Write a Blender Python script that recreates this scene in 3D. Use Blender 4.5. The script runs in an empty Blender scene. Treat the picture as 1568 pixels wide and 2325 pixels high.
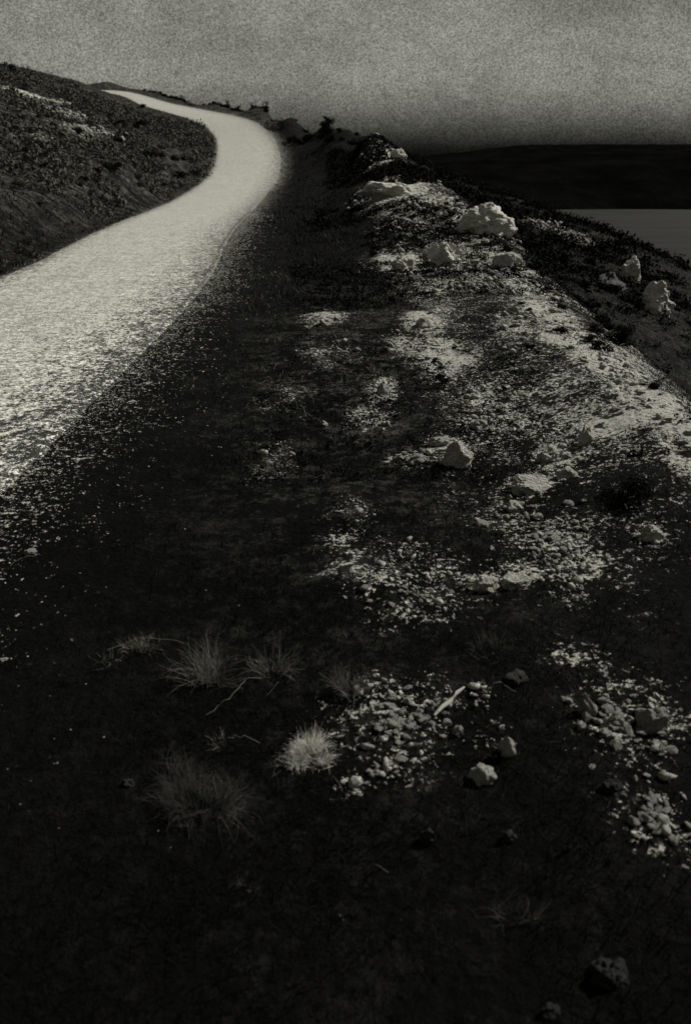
import bpy, bmesh, math, random
import numpy as np
from mathutils import Vector, noise as mnoise
R = math.radians
random.seed(7); rng = np.random.default_rng(7)
S = bpy.context.scene
C = bpy.data.collections.new('scene'); S.collection.children.link(C)

# ------------------------------------------------------------------ camera
PITCH = R(24); CAMZ = 1.6; LENS = 28.0
cd = bpy.data.cameras.new('camera'); cam = bpy.data.objects.new('camera', cd); C.objects.link(cam)
cam.location = (0, 0, CAMZ); cam.rotation_euler = (R(90) - PITCH, 0, 0)
cd.sensor_fit = 'VERTICAL'; cd.sensor_height = 36; cd.lens = LENS; cd.clip_end = 60000; cd.clip_start = .05
cd.dof.use_dof = True; cd.dof.focus_distance = 5.5; cd.dof.aperture_fstop = 3.2
S.camera = cam
# ------------------------------------------------------------------ sky and sun
SUN_EL, SUN_AZ = R(40), R(62)          # azimuth measured from straight ahead (+Y) towards the right
w = bpy.data.worlds.new("World"); S.world = w; w.use_nodes = True
nt = w.node_tree; N = nt.nodes; L = nt.links
bg = N['Background']; bg.inputs['Strength'].default_value = 0.11
sky = N.new('ShaderNodeTexSky'); sky.sky_type = 'NISHITA'; sky.sun_disc = False
sky.sun_elevation = SUN_EL; sky.sun_rotation = SUN_AZ; sky.altitude = 200; sky.dust_density = 3.0; sky.air_density = 1.0
hs = N.new('ShaderNodeHueSaturation'); hs.inputs['Saturation'].default_value = 0.0
gm_ = N.new('ShaderNodeGamma'); gm_.inputs[1].default_value = .45
L.new(sky.outputs[0], gm_.inputs[0]); L.new(gm_.outputs[0], hs.inputs['Color'])
tc = N.new('ShaderNodeTexCoord')
def wnoise(scale, detail, mp=(1, 1, 1)):
    m = N.new('ShaderNodeMapping'); m.inputs['Scale'].default_value = mp; L.new(tc.outputs['Generated'], m.inputs[0])
    n = N.new('ShaderNodeTexNoise'); n.inputs['Scale'].default_value = scale; n.inputs['Detail'].default_value = detail
    n.inputs['Roughness'].default_value = .72
    L.new(m.outputs[0], n.inputs['Vector']); return n.outputs['Fac']
def wmath(op, a, b, c=None):
    m = N.new('ShaderNodeMath'); m.operation = op
    for i, v in enumerate((a, b, c)):
        if v is None: continue
        if isinstance(v, (int, float)): m.inputs[i].default_value = v
        else: L.new(v, m.inputs[i])
    return m.outputs[0]
def wramp(v, a, b, lo, hi):
    m = N.new('ShaderNodeMapRange'); m.interpolation_type = 'SMOOTHSTEP'; L.new(v, m.inputs[0])
    for i, q in enumerate((a, b, lo, hi)): m.inputs[i + 1].default_value = q
    return m.outputs[0]
cl = wramp(wnoise(3.2, 6, (1, 1, 2.2)), .3, .7, .80, 1.2)            # high thin overcast, broad forms
cl2 = wmath('MULTIPLY', wramp(wnoise(40, 5, (1, 1, 1.5)), .3, .7, .9, 1.1), wramp(wnoise(520, 3, (1, 1, 1.2)), .32, .68, .5, 1.5))        # mottled grain of the cloud sheet
sep = N.new('ShaderNodeSeparateXYZ'); L.new(tc.outputs['Generated'], sep.inputs[0])
bank = wramp(wmath('ADD', sep.outputs[2], wmath('MULTIPLY', wnoise(7, 5, (1, 1, 3)), .012)), .006, .095, .03, 1.0)   # low dark cloud bank on the horizon
heavy = wramp(wmath('ADD', wmath('MULTIPLY', sep.outputs[0], .55), wmath('MULTIPLY', sep.outputs[2], 1.5)), .16, .52, 1.08, .55)   # thicker cloud up to the right
mul = wmath('MULTIPLY', wmath('MULTIPLY', wmath('MULTIPLY', cl, cl2), bank), heavy)
vm = N.new('ShaderNodeMix'); vm.data_type = 'RGBA'; vm.blend_type = 'MULTIPLY'; vm.inputs[0].default_value = 1
L.new(hs.outputs[0], vm.inputs[6]); L.new(mul, vm.inputs[7])
tint = N.new('ShaderNodeMix'); tint.data_type = 'RGBA'; tint.blend_type = 'MULTIPLY'; tint.inputs[0].default_value = 1
tint.inputs[7].default_value = (1, .99, .86, 1); L.new(vm.outputs[2], tint.inputs[6])
L.new(tint.outputs[2], bg.inputs['Color'])
ld = bpy.data.lights.new('sun', 'SUN'); ld.energy = 4.8; ld.angle = R(.6); ld.color = (1, .985, .90)
sun = bpy.data.objects.new('sun', ld); C.objects.link(sun)
sd = Vector((math.sin(SUN_AZ) * math.cos(SUN_EL), math.cos(SUN_AZ) * math.cos(SUN_EL), math.sin(SUN_EL)))
sun.rotation_euler = sd.to_track_quat('Z', 'Y').to_euler(); sun.location = (0, 0, 50)
S.view_settings.view_transform = 'Standard'; S.view_settings.look = 'None'; S.view_settings.exposure = 0.0; S.view_settings.gamma = 1

# ------------------------------------------------------------------ helpers
F = 2325 / 2 / (18 / LENS)
cp, sp = math.cos(PITCH), math.sin(PITCH)
def ray(px, py):
    a, b = (px - 784) / F, (1162.5 - py) / F
    return np.array((a, b * sp + cp, b * cp - sp))
def at(px, py, t):
    d = ray(px, py); return (d[0] * t, d[1] * t, CAMZ + d[2] * t)
def tag(o, label=None, cat=None, group=None, kind=None):
    if label: o['label'] = label
    if cat: o['category'] = cat
    if group: o['group'] = group
    if kind: o['kind'] = kind
    return o
def mesh_np(name, V, quads=None, tris=None, smooth=False):
    me = bpy.data.meshes.new(name)
    V = np.asarray(V, dtype=np.float32); me.vertices.add(len(V)); me.vertices.foreach_set('co', V.ravel())
    li, st = [], []; k = 0
    if quads is not None and len(quads):
        q = np.asarray(quads, dtype=np.int32); li.append(q.ravel()); st.append(np.arange(len(q)) * 4); k = q.size
    if tris is not None and len(tris):
        q = np.asarray(tris, dtype=np.int32); li.append(q.ravel()); st.append(k + np.arange(len(q)) * 3)
    li = np.concatenate(li); st = np.concatenate(st).astype(np.int32)
    me.loops.add(len(li)); me.loops.foreach_set('vertex_index', li)
    me.polygons.add(len(st)); me.polygons.foreach_set('loop_start', st)
    me.update(calc_edges=True); me.validate()
    if smooth: me.polygons.foreach_set('use_smooth', np.ones(len(me.polygons), dtype=bool))
    return me
def link(name, me, mat=None, parent=None):
    o = bpy.data.objects.new(name, me); C.objects.link(o)
    if mat and not me.materials: me.materials.append(mat)
    if parent: o.parent = parent
    return o
def fattr(me, name, v):
    a = me.attributes.new(name, 'FLOAT', 'POINT'); a.data.foreach_set('value', np.asarray(v, dtype=np.float32))
def hash2(i, j, s):
    h = (i * 374761393 + j * 668265263 + s * 1274126177) & 0xffffffff
    h = ((h ^ (h >> 13)) * 1274126177) & 0xffffffff
    return ((h ^ (h >> 16)) & 0xffff) / 65535.0
def vnoise(x, y, s=0):
    xi = np.floor(x).astype(np.int64); yi = np.floor(y).astype(np.int64)
    fx, fy = x - xi, y - yi; fx = fx * fx * (3 - 2 * fx); fy = fy * fy * (3 - 2 * fy)
    a, b, c, d = hash2(xi, yi, s), hash2(xi + 1, yi, s), hash2(xi, yi + 1, s), hash2(xi + 1, yi + 1, s)
    return (a + (b - a) * fx) * (1 - fy) + (c + (d - c) * fx) * fy
def fbm(x, y, oct=4, s=0, gain=.5):
    v, a, t = 0, 1, 0
    for o in range(oct):
        v = v + a * vnoise(x + 17.3 * o, y - 9.1 * o, s + o); t += a; a *= gain; x = x * 2.03; y = y * 2.03
    return v / t * 2 - 1
def sstep(a, b, v):
    t = np.clip((v - a) / (b - a), 0, 1); return t * t * (3 - 2 * t)

# ------------------------------------------------------------------ road edges (left, right) in metres
Rd = [(-1.9, -9, 0), (-1.85, -3, 0), (-1.8, 4, 0), (-1.95, 11.5, 0), (-2.65, 20, 0), at(598, 450, 34), at(632, 400, 44),
      at(634, 345, 53), at(606, 297, 62), at(545, 266, 72), at(400, 237, 90), at(250, 205, 112), (-52, 137, 10.2), (-75, 150, 10)]
Ld = [(-6, -9, 0), (-5.7, -3, 0), (-5.2, 4, 0), (-5.0, 12, 0), (-5.9, 20.5, 0), at(402, 450, 34), at(476, 395, 45),
      at(492, 332, 56), at(478, 299, 64), at(430, 271, 72), at(328, 241, 86), at(232, 211, 107), (-52, 133, 10.1), (-75, 146, 10)]
def cat(P, n):
    P = np.array(P, float); P = np.vstack([2 * P[0] - P[1], P, 2 * P[-1] - P[-2]]); out = []
    for i in range(1, len(P) - 2):
        for k in range(n):
            t = k / n
            out.append(.5 * ((2 * P[i]) + (-P[i - 1] + P[i + 1]) * t + (2 * P[i - 1] - 5 * P[i] + 4 * P[i + 1] - P[i + 2]) * t * t + (-P[i - 1] + 3 * P[i] - 3 * P[i + 1] + P[i + 2]) * t ** 3))
    out.append(P[-2]); return np.array(out)
NS = 40
RE, LE = cat(Rd, NS), cat(Ld, NS)

# ------------------------------------------------------------------ terrain control points
ctl = []
for P in (RE[::10], LE[::10], (RE[::10] * .5 + LE[::10] * .5)): ctl += [tuple(p) for p in P]
pix = [  # brow of the verge
    (1550, 930, 5.0), (1480, 850, 6.2), (1390, 770, 7.5), (1300, 690, 9.2), (1210, 610, 12), (1150, 545, 15), (1075, 480, 20), (1000, 425, 27), (930, 385, 34),
    (900, 350, 40), (850, 312, 45), (790, 300, 51), (740, 282, 58), (660, 268, 66), (600, 250, 77), (500, 236, 89), (400, 223, 102), (320, 205, 116), (240, 192, 126),
    # verge between road and brow
    (760, 420, 37), (780, 480, 26), (760, 600, 14), (860, 560, 16), (960, 560, 15), (1050, 600, 12.5), (720, 350, 48), (800, 350, 45), (700, 310, 57),
    # left hill
    (20, 160, 62), (20, 200, 48), (20, 300, 30), (20, 420, 19), (20, 540, 13.6), (100, 520, 15.5), (120, 400, 23), (130, 280, 38), (130, 185, 66), (200, 480, 19.5), (250, 400, 28), (250, 300, 44),
    (240, 230, 70), (330, 300, 52), (330, 400, 31), (400, 350, 45), (400, 290, 60), (440, 340, 50), (300, 215, 92), (180, 190, 95),
    # lower slope beyond the brow
    (1430, 640, 21), (1500, 700, 17), (1568, 830, 13), (1300, 600, 23), (1200, 530, 32), (1130, 470, 41), (1060, 420, 46), (1000, 395, 50),
    (1230, 490, 55), (1330, 520, 46), (1450, 570, 38), (1568, 620, 31), (1400, 760, 12.5), (1250, 600, 19)]
ctl += [at(*p) for p in pix]
ctl += [(0, 0, 0), (0, 3, .0), (0, 6, .02), (0, 10, .05), (-1, 2, -.01), (-1.1, 7, .0), (-.8, 11, .05), (1, 2, 0), (1.2, 5, .05), (1.3, 9, .1), (2, 2, -.05), (2.1, 3.4, .08), (3, 1, -.5), (3.2, 3, -.7), (3.5, 5, -.9),
        (-1.2, -5, .1), (1.5, -5, 0), (4, -5, -1.5), (6, 0, -3), (6, 5, -2.9), (6.5, 9, -2.8), (9, 12, -3.2), (12, 5, -7), (14, 18, -5), (12, -8, -8), (25, 0, -15), (25, 25, -13), (22, 42, -8),
        (45, 10, -30), (45, 45, -26), (30, 80, -16), (15, 85, -6), (4, 95, -2), (0, 80, .5), (-6, 95, 1), (-8, 122, 0), (-20, 142, 3), (-45, 158, 7), (60, 80, -36), (40, 130, -34), (10, 150, -25), (-20, 170, -12),
        (-8, 0, 1.2), (-8, -8, 1.2), (-12, 6, 3.5), (-20, 0, 6), (-20, 15, 7), (-30, 25, 10), (-30, 50, 9), (-40, 70, 10), (-45, 100, 12), (-60, 60, 15), (-60, 20, 15), (-60, -8, 15), (-90, 60, 20), (-90, 120, 18), (-60, 118, 12.5),
        (-90, 180, 8), (-40, 210, -20), (60, 200, -40), (90, 60, -40), (90, 0, -40), (90, -8, -40)]
ctl = np.array(ctl, float)
def wx(x): return np.arcsinh(x / 3.0) * 1.0
def wy(y): return np.arcsinh(y / 9.0) * 1.6
def kern(ax, ay, bx, by): return np.sqrt((ax[:, None] - bx[None]) ** 2 + (ay[:, None] - by[None]) ** 2 + .012)
# drop near-duplicates
keep = []
for i, p in enumerate(ctl):
    u = (wx(p[0]), wy(p[1]))
    if all((u[0] - k[0]) ** 2 + (u[1] - k[1]) ** 2 > .0012 for k in keep): keep.append((u[0], u[1], p[2]))
K = np.array(keep); n = len(K)
A = kern(K[:, 0], K[:, 1], K[:, 0], K[:, 1]) - np.eye(n) * -0.002
P = np.c_[np.ones(n), K[:, 0], K[:, 1]]
M = np.block([[A, P], [P.T, np.zeros((3, 3))]]); sol = np.linalg.solve(M, np.r_[K[:, 2], 0, 0, 0])
def base_h(x, y):
    x = np.asarray(x, float); y = np.asarray(y, float); sh = x.shape; u, v = wx(x.ravel()), wy(y.ravel()); out = np.empty(len(u))
    for i in range(0, len(u), 20000):
        s = slice(i, i + 20000)
        out[s] = kern(u[s], v[s], K[:, 0], K[:, 1]) @ sol[:n] + sol[n] + sol[n + 1] * u[s] + sol[n + 2] * v[s]
    return out.reshape(sh)

gx = 2 * np.sinh(np.arange(-4.6, 4.35, .0165)); gy = 3 * np.sinh(np.arange(-1.75, 4.95, .0125))
GX, GY = np.meshgrid(gx, gy)
GZ = base_h(GX, GY)
# distance to the road strip (0 inside)
def road_dist(x, y):
    sh = x.shape; x = x.ravel(); y = y.ravel(); best = np.full(len(x), 1e9); side = np.zeros(len(x))
    Lc, Rc = LE[::5], RE[::5]
    for i in range(len(Lc) - 1):
        for (a, b, sg) in ((Lc[i], Lc[i + 1], -1), (Rc[i], Rc[i + 1], 1)):
            dx, dy = b[0] - a[0], b[1] - a[1]; t = np.clip(((x - a[0]) * dx + (y - a[1]) * dy) / (dx * dx + dy * dy), 0, 1)
            ex, ey = x - a[0] - t * dx, y - a[1] - t * dy; d = np.hypot(ex, ey)
            cr = (dx * ey - dy * ex) * sg     # >0: left of travel for left edge (outside) ; for right edge outside is cr<0*...
            out = np.where(sg == -1, (dx * ey - dy * ex) > 0, (dx * ey - dy * ex) < 0)
            m = d < best; best[m] = d[m]; side[m] = np.where(out[m], sg, 0)
    d = np.where(side == 0, -best, best); dn = []
    near = d < 3.0; xs, ys = x[near], y[near]
    for E in (LE[::5], RE[::5]):
        bd = np.full(len(xs), 1e9); bz = np.zeros(len(xs))
        for i in range(len(E) - 1):
            a, b = E[i], E[i + 1]; dx, dy = b[0] - a[0], b[1] - a[1]; t = np.clip(((xs - a[0]) * dx + (ys - a[1]) * dy) / (dx * dx + dy * dy), 0, 1)
            q = np.hypot(xs - a[0] - t * dx, ys - a[1] - t * dy); m = q < bd; bd[m] = q[m]; bz[m] = (a[2] + t * (b[2] - a[2]))[m]
        dn.append((bd, bz))
    (dl, zl), (dr, zr) = dn; rz = np.zeros(len(x)); rz[near] = (zl * dr + zr * dl) / (dl + dr + 1e-9)
    return d.reshape(sh), side.reshape(sh), rz.reshape(sh)
RD, RSIDE, RZ = road_dist(GX, GY)
wr_ = 1 - sstep(.0, 1.6, RD); GZ = GZ * (1 - wr_) + RZ * wr_

# ------------------------------------------------------------------ pale stony patches (world-space ellipses)
def bil(G, x, y):
    x = np.atleast_1d(np.asarray(x, float)); y = np.atleast_1d(np.asarray(y, float))
    i = np.clip(np.searchsorted(gx, x) - 1, 0, len(gx) - 2); j = np.clip(np.searchsorted(gy, y) - 1, 0, len(gy) - 2)
    fx = (x - gx[i]) / (gx[i + 1] - gx[i]); fy = (y - gy[j]) / (gy[j + 1] - gy[j])
    return (G[j, i] * (1 - fx) + G[j, i + 1] * fx) * (1 - fy) + (G[j + 1, i] * (1 - fx) + G[j + 1, i + 1] * fx) * fy
TT = np.geomspace(.8, 190, 1500)
def hit(px, py):
    """first point where the line of sight through that place of the photo meets the terrain"""
    d = ray(px, py); x, y, z = d[0] * TT, d[1] * TT, CAMZ + d[2] * TT
    m = bil(GZ, x, y) > z; k = int(np.argmax(m))
    if not m.any(): k = int(np.argmin(np.abs(bil(GZ, x, y) - z)[:1100]))
    t = TT[k]; return np.array((x[k], y[k], float(bil(GZ, x[k], y[k])[0]))), t
patches = [(870, 345, 40, 32, .8), (895, 425, 70, 34, .95), (960, 410, 50, 22, .6), (1000, 460, 60, 45, .6), (1100, 510, 70, 42, .9), (1020, 575, 50, 34, .85), (905, 595, 60, 44, .8), (1140, 590, 60, 36, .9),
    (1190, 645, 50, 40, .85), (1240, 700, 60, 45, .9), (1300, 765, 80, 50, .95), (1380, 820, 80, 52, 1), (1450, 885, 75, 52, 1), (1515, 960, 60, 60, .95), (1540, 1050, 34, 60, .7), (1410, 965, 100, 30, .9), (1335, 980, 30, 26, .9),
    (930, 500, 60, 40, .55), (960, 735, 50, 36, .75), (1010, 800, 70, 55, .8), (930, 780, 50, 40, .6), (1080, 900, 60, 40, .5), (870, 880, 34, 28, .7), (840, 940, 55, 36, .5), (740, 727, 50, 20, .6), (990, 650, 70, 40, .5), (1090, 640, 60, 45, .5), (1170, 740, 70, 60, .45),
    (1190, 960, 40, 44, .6), (1250, 1035, 46, 34, .8), (1210, 1100, 60, 24, .8), (1170, 1180, 70, 46, .6), (1250, 1220, 90, 56, .62), (1320, 1270, 66, 56, .7), (1390, 1300, 40, 40, .5), (1180, 1305, 50, 24, .8), (1100, 1330, 38, 20, .8), (1300, 1350, 34, 30, .6),
    (1010, 1015, 60, 30, .7), (940, 1040, 46, 20, .6), (800, 1160, 46, 28, .55), (780, 1230, 46, 20, .6), (800, 1300, 56, 46, .65), (880, 1335, 66, 38, .65), (950, 1385, 90, 44, .55), (1000, 1300, 70, 40, .5), (900, 1250, 70, 36, .4),
    (900, 1640, 110, 76, .5), (860, 1575, 56, 26, .45), (985, 1600, 50, 50, .4), (870, 1740, 70, 46, .45), (790, 1800, 36, 20, .5), (1080, 1600, 40, 34, .4), (1130, 1690, 34, 30, .5),
    (1400, 1640, 90, 74, .5), (1480, 1600, 66, 64, .5), (1340, 1600, 40, 46, .4), (1440, 1730, 66, 56, .4), (1490, 1850, 80, 76, .5), (1480, 1210, 36, 22, .7), (1280, 1500, 70, 24, .5), (1120, 960, 60, 30, .45),
    (620, 1040, 60, 60, .25), (650, 900, 80, 60, .2), (740, 800, 90, 50, .25),
    (50, 215, 44, 30, .7), (150, 265, 60, 30, .42), (210, 300, 50, 30, .36), (90, 320, 40, 20, .34), (1200, 500, 60, 26, .35), (1310, 540, 60, 26, .35)]
PW = []
for (px, py, rx, ry, s) in patches:
    c, t = hit(px, py); dep = abs(ray(px, py)[2]) + .06
    if py > 1100: s, rx, ry = s * .7, rx * 1.22, ry * 1.22
    PW.append((c[0], c[1], rx * t / F, min(ry * t / F / max(dep, .12), 7 * rx * t / F), s))
def stony(x, y):
    v = .44 * sstep(.1, .9, x) * sstep(3.6, 2.8, x - .01 * y) * (.35 * sstep(2.1, 2.9, y) + .35 * sstep(2.8, 3.8, y) + .3 * sstep(3.8, 5.2, y)) * sstep(40, 26, y) * (.35 + .65 * vnoise(x / .5, y / .9, 77))
    for (cx, cy, rx, ry, s) in PW:
        d = ((x - cx) / rx) ** 2 + ((y - cy) / ry) ** 2
        v = np.maximum(v, s * np.exp(-d * .8))
    return v
ST = stony(GX, GY)
DST = np.hypot(GX, GY)
off = sstep(.0, .5, RD)                             # 0 on the road, 1 off it
rough = .6 + .9 * ST
amp_far = np.clip(DST / 14, .5, 7)
Z = GZ.copy()
Z += off * rough * (.055 * fbm(GX / .55, GY / .55, 5, 3) + .05 * fbm(GX / 2.1, GY / 2.1, 3, 11) * np.clip(DST / 8, .6, 3))
Z += off * .07 * np.clip(amp_far, 0, 4) * fbm(GX / 3.3, GY / 3.3, 5, 21, .6) * sstep(6, 20, DST)
Z += off * ST * .05 * np.maximum(fbm(GX / .16, GY / .16, 3, 31), 0) * np.clip(DST / 10, 1, 3)
Z += off * .012 * fbm(GX / .12, GY / .12, 2, 41)
Z -= (.035 + .012 * np.clip(DST / 10, 0, 6)) * (1 - sstep(-.16, -.02, RD))
edge = np.maximum.reduce([sstep(70, 88, GX), sstep(-75, -95, GX) * 1.0, sstep(170, 205, GY), sstep(-5.5, -8, GY) * 0]) 
Z = Z * (1 - edge) + (-42) * edge
nx, ny = len(gx), len(gy)
idx = np.arange(nx * ny).reshape(ny, nx)
quads = np.stack([idx[:-1, :-1], idx[:-1, 1:], idx[1:, 1:], idx[1:, :-1]], -1).reshape(-1, 4)
def H(x, y): return bil(Z, x, y)
def hitz(px, py):
    d = ray(px, py); x, y, z = d[0] * TT, d[1] * TT, CAMZ + d[2] * TT
    g = bil(Z, x, y); m = g > z; k = int(np.argmax(m))
    if not m.any(): k = int(np.argmin(np.abs(g - z)[:1100]))
    return np.array((x[k], y[k], g[k])), TT[k]

# ------------------------------------------------------------------ materials
def nodes(name):
    m = bpy.data.materials.new(name); m.use_nodes = True
    return m, m.node_tree, m.node_tree.nodes['Principled BSDF']
class G:
    def __init__(s, t): s.t = t
    def n(s, typ, **k):
        o = s.t.nodes.new(typ)
        for a, b in k.items(): setattr(o, a, b)
        return o
    def l(s, a, b): s.t.links.new(a, b)
    def noise(s, scale, det=5, rough=.6, vec=None):
        o = s.n('ShaderNodeTexNoise'); o.inputs['Scale'].default_value = scale; o.inputs['Detail'].default_value = det; o.inputs['Roughness'].default_value = rough
        s.l(vec or s.pos(), o.inputs['Vector']); return o.outputs['Fac']
    def vor(s, scale, feat='F1', vec=None, out='Distance'):
        o = s.n('ShaderNodeTexVoronoi', feature=feat); o.inputs['Scale'].default_value = scale
        s.l(vec or s.pos(), o.inputs['Vector']); return o.outputs[out]
    _p = None
    def pos(s):
        if s._p is None:
            o = s.n('ShaderNodeTexCoord'); s._p = o.outputs['Object']
        return s._p
    def rng(s, v, a, b, lo=0., hi=1.):
        o = s.n('ShaderNodeMapRange', interpolation_type='SMOOTHSTEP'); s.l(v, o.inputs[0])
        for i, q in enumerate((a, b, lo, hi)): o.inputs[i + 1].default_value = q
        return o.outputs[0]
    def m(s, op, a, b=0., c=None):
        o = s.n('ShaderNodeMath', operation=op)
        for i, v in enumerate((a, b, c)):
            if v is None: continue
            if isinstance(v, (int, float)): o.inputs[i].default_value = v
            else: s.l(v, o.inputs[i])
        return o.outputs[0]
    def mix(s, f, a, b):
        o = s.n('ShaderNodeMix', data_type='RGBA')
        for sock, v in ((o.inputs[0], f), (o.inputs[6], a), (o.inputs[7], b)):
            if isinstance(v, (int, float)): sock.default_value = v
            elif isinstance(v, tuple): sock.default_value = v
            else: s.l(v, sock)
        return o.outputs[2]
    def attr(s, nm):
        o = s.n('ShaderNodeAttribute', attribute_name=nm); return o.outputs['Fac']
    def bump(s, h, strength, dist, nrm=None):
        o = s.n('ShaderNodeBump'); o.inputs['Strength'].default_value = strength; o.inputs['Distance'].default_value = dist
        s.l(h, o.inputs['Height'])
        if nrm: s.l(nrm, o.inputs['Normal'])
        return o.outputs[0]
def grey(v, a=1.0): return (v, v * .985, v * .90, 1)

def gravel_mix(g):
    """colour of the pale road gravel, and how it thins out into the dark soil at the road's margins"""
    a1 = g.noise(1.1, 5, .6); a2 = g.noise(34, 4, .75); a4 = g.noise(9, 5, .7); a5 = g.noise(16, 7, .9); a6 = g.noise(3.5, 8, .85)
    c = g.mix(g.rng(a2, .40, .60), grey(.24), grey(.90))
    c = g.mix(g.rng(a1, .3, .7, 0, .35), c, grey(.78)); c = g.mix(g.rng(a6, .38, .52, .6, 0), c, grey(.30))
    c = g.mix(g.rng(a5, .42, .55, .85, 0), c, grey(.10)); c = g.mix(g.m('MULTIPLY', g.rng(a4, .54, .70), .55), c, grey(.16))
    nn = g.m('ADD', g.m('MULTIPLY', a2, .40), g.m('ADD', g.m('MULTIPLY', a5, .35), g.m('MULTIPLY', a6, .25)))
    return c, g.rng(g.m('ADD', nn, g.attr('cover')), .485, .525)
# terrain
mt, t_, b_ = nodes('turf and limestone'); g = G(t_)
st = g.attr('stony'); gr = g.attr('gravel'); far = g.attr('far')
n1 = g.noise(38, 5, .8); n2 = g.noise(7, 7, .8); n3 = g.noise(1.6, 6, .7); v1 = g.vor(30)
chip = g.m('ADD', g.m('MULTIPLY', n1, g.m('SUBTRACT', 1.0, far)), g.m('MULTIPLY', n2, far))
nd = g.noise(3.2, 7, .8); chip = g.m('ADD', g.m('MULTIPLY', chip, .65), g.m('MULTIPLY', nd, .35))
msk = g.rng(g.m('ADD', g.m('MULTIPLY', st, .25), chip), .600, .635); msk = g.m('MULTIPLY', msk, g.rng(st, .03, .14))
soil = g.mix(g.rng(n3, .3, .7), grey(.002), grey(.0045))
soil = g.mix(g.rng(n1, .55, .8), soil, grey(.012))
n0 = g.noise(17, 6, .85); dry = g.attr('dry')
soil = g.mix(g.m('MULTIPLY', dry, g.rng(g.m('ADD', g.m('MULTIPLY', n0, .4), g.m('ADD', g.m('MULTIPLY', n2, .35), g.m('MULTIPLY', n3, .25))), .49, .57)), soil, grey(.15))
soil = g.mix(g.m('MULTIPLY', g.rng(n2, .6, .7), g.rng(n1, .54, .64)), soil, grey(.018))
rockc = g.mix(g.rng(n1, .3, .7), grey(.42), grey(.78))
wv = g.n('ShaderNodeTexNoise'); wv.inputs['Scale'].default_value = 14; wv.inputs['Detail'].default_value = 4; g.l(g.pos(), wv.inputs['Vector'])
vm_ = g.n('ShaderNodeVectorMath', operation='MULTIPLY_ADD'); g.l(wv.outputs['Color'], vm_.inputs[0]); vm_.inputs[1].default_value = (.12, .12, .12); g.l(g.pos(), vm_.inputs[2])
pit_shade = g.rng(g.vor(8.5, vec=vm_.outputs[0]), .26, .36); pit_shade2 = g.rng(g.vor(27, vec=vm_.outputs[0]), .22, .34)
pit_shade = g.m('MULTIPLY', pit_shade, g.m('MAXIMUM', pit_shade2, g.rng(n2, .5, .58)))
rockc = g.mix(pit_shade, grey(.03), rockc)  # shade inside the pits is painted into the rock colour
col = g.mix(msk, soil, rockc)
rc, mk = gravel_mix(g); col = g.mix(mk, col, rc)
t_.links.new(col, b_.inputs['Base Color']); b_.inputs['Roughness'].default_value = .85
b_.inputs['Specular IOR Level'].default_value = .05
hgt = g.m('ADD', g.m('MULTIPLY', n2, 1.2), g.m('ADD', g.m('MULTIPLY', n1, .5), g.m('MULTIPLY', v1, .25)))
t_.links.new(g.bump(hgt, 1.0, .09), b_.inputs['Normal'])
# road
mr, t_, b_ = nodes('worn chip seal'); g = G(t_)
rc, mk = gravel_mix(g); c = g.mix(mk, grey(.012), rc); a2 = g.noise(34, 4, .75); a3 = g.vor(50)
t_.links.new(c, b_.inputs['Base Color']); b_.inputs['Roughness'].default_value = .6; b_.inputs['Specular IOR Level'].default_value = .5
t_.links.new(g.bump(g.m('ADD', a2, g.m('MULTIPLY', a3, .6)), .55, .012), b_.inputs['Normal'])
# rock
def rock_mat(name, lo, hi, sc=1.0):
    m, t_, b_ = nodes(name); g = G(t_)
    a = g.noise(5 * sc, 8, .7); b = g.noise(26 * sc, 5, .7); v = g.vor(9 * sc)
    oi = g.n('ShaderNodeObjectInfo').outputs['Random']
    c = g.mix(g.rng(a, .3, .7), grey(lo), grey(hi))
    c = g.mix(g.m('MULTIPLY', g.rng(b, .50, .62), .8), c, grey(lo * .25)); c = g.mix(g.m('MULTIPLY', g.rng(g.noise(2.3 * sc, 6, .75), .5, .62), .6), c, grey(lo * .35))
    c = g.mix(g.m('MULTIPLY', oi, .45), c, grey(lo * .6))
    t_.links.new(c, b_.inputs['Base Color']); b_.inputs['Roughness'].default_value = .8; b_.inputs['Specular IOR Level'].default_value = .3
    t_.links.new(g.bump(g.m('ADD', g.m('MULTIPLY', a, 1.5), g.m('ADD', g.m('MULTIPLY', b, .5), v)), .8, .03 / sc), b_.inputs['Normal'])
    return m
M_rock = rock_mat('pale limestone', .46, .74); M_stone = rock_mat('weathered stone', .20, .60, 4); M_murk = rock_mat('stone strongly dimmed in colour', .008, .035, 3); M_dim = rock_mat('stone dimmed in colour', .02, .085, 3)  # dim and murk: the foreground's falling light is put into the stone colour
def leaf_mat(name, lo, hi, trans=.0):
    m, t_, b_ = nodes(name); g = G(t_)
    a = g.noise(14, 4, .7); r = g.n('ShaderNodeNewGeometry').outputs['Random Per Island']
    c = g.mix(g.m('MULTIPLY', g.m('ADD', a, r), .5), grey(lo), grey(hi))
    t_.links.new(c, b_.inputs['Base Color']); b_.inputs['Roughness'].default_value = .9; b_.inputs['Specular IOR Level'].default_value = .03
    return m
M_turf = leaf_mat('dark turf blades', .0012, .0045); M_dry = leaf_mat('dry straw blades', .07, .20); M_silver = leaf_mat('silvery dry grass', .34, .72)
M_leaf = leaf_mat('dark scrub leaves', .002, .010); M_leaf2 = leaf_mat('olive scrub leaves', .01, .06); M_wood = leaf_mat('woody stems', .05, .16); M_stick = leaf_mat('bleached wood', .3, .45)

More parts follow.
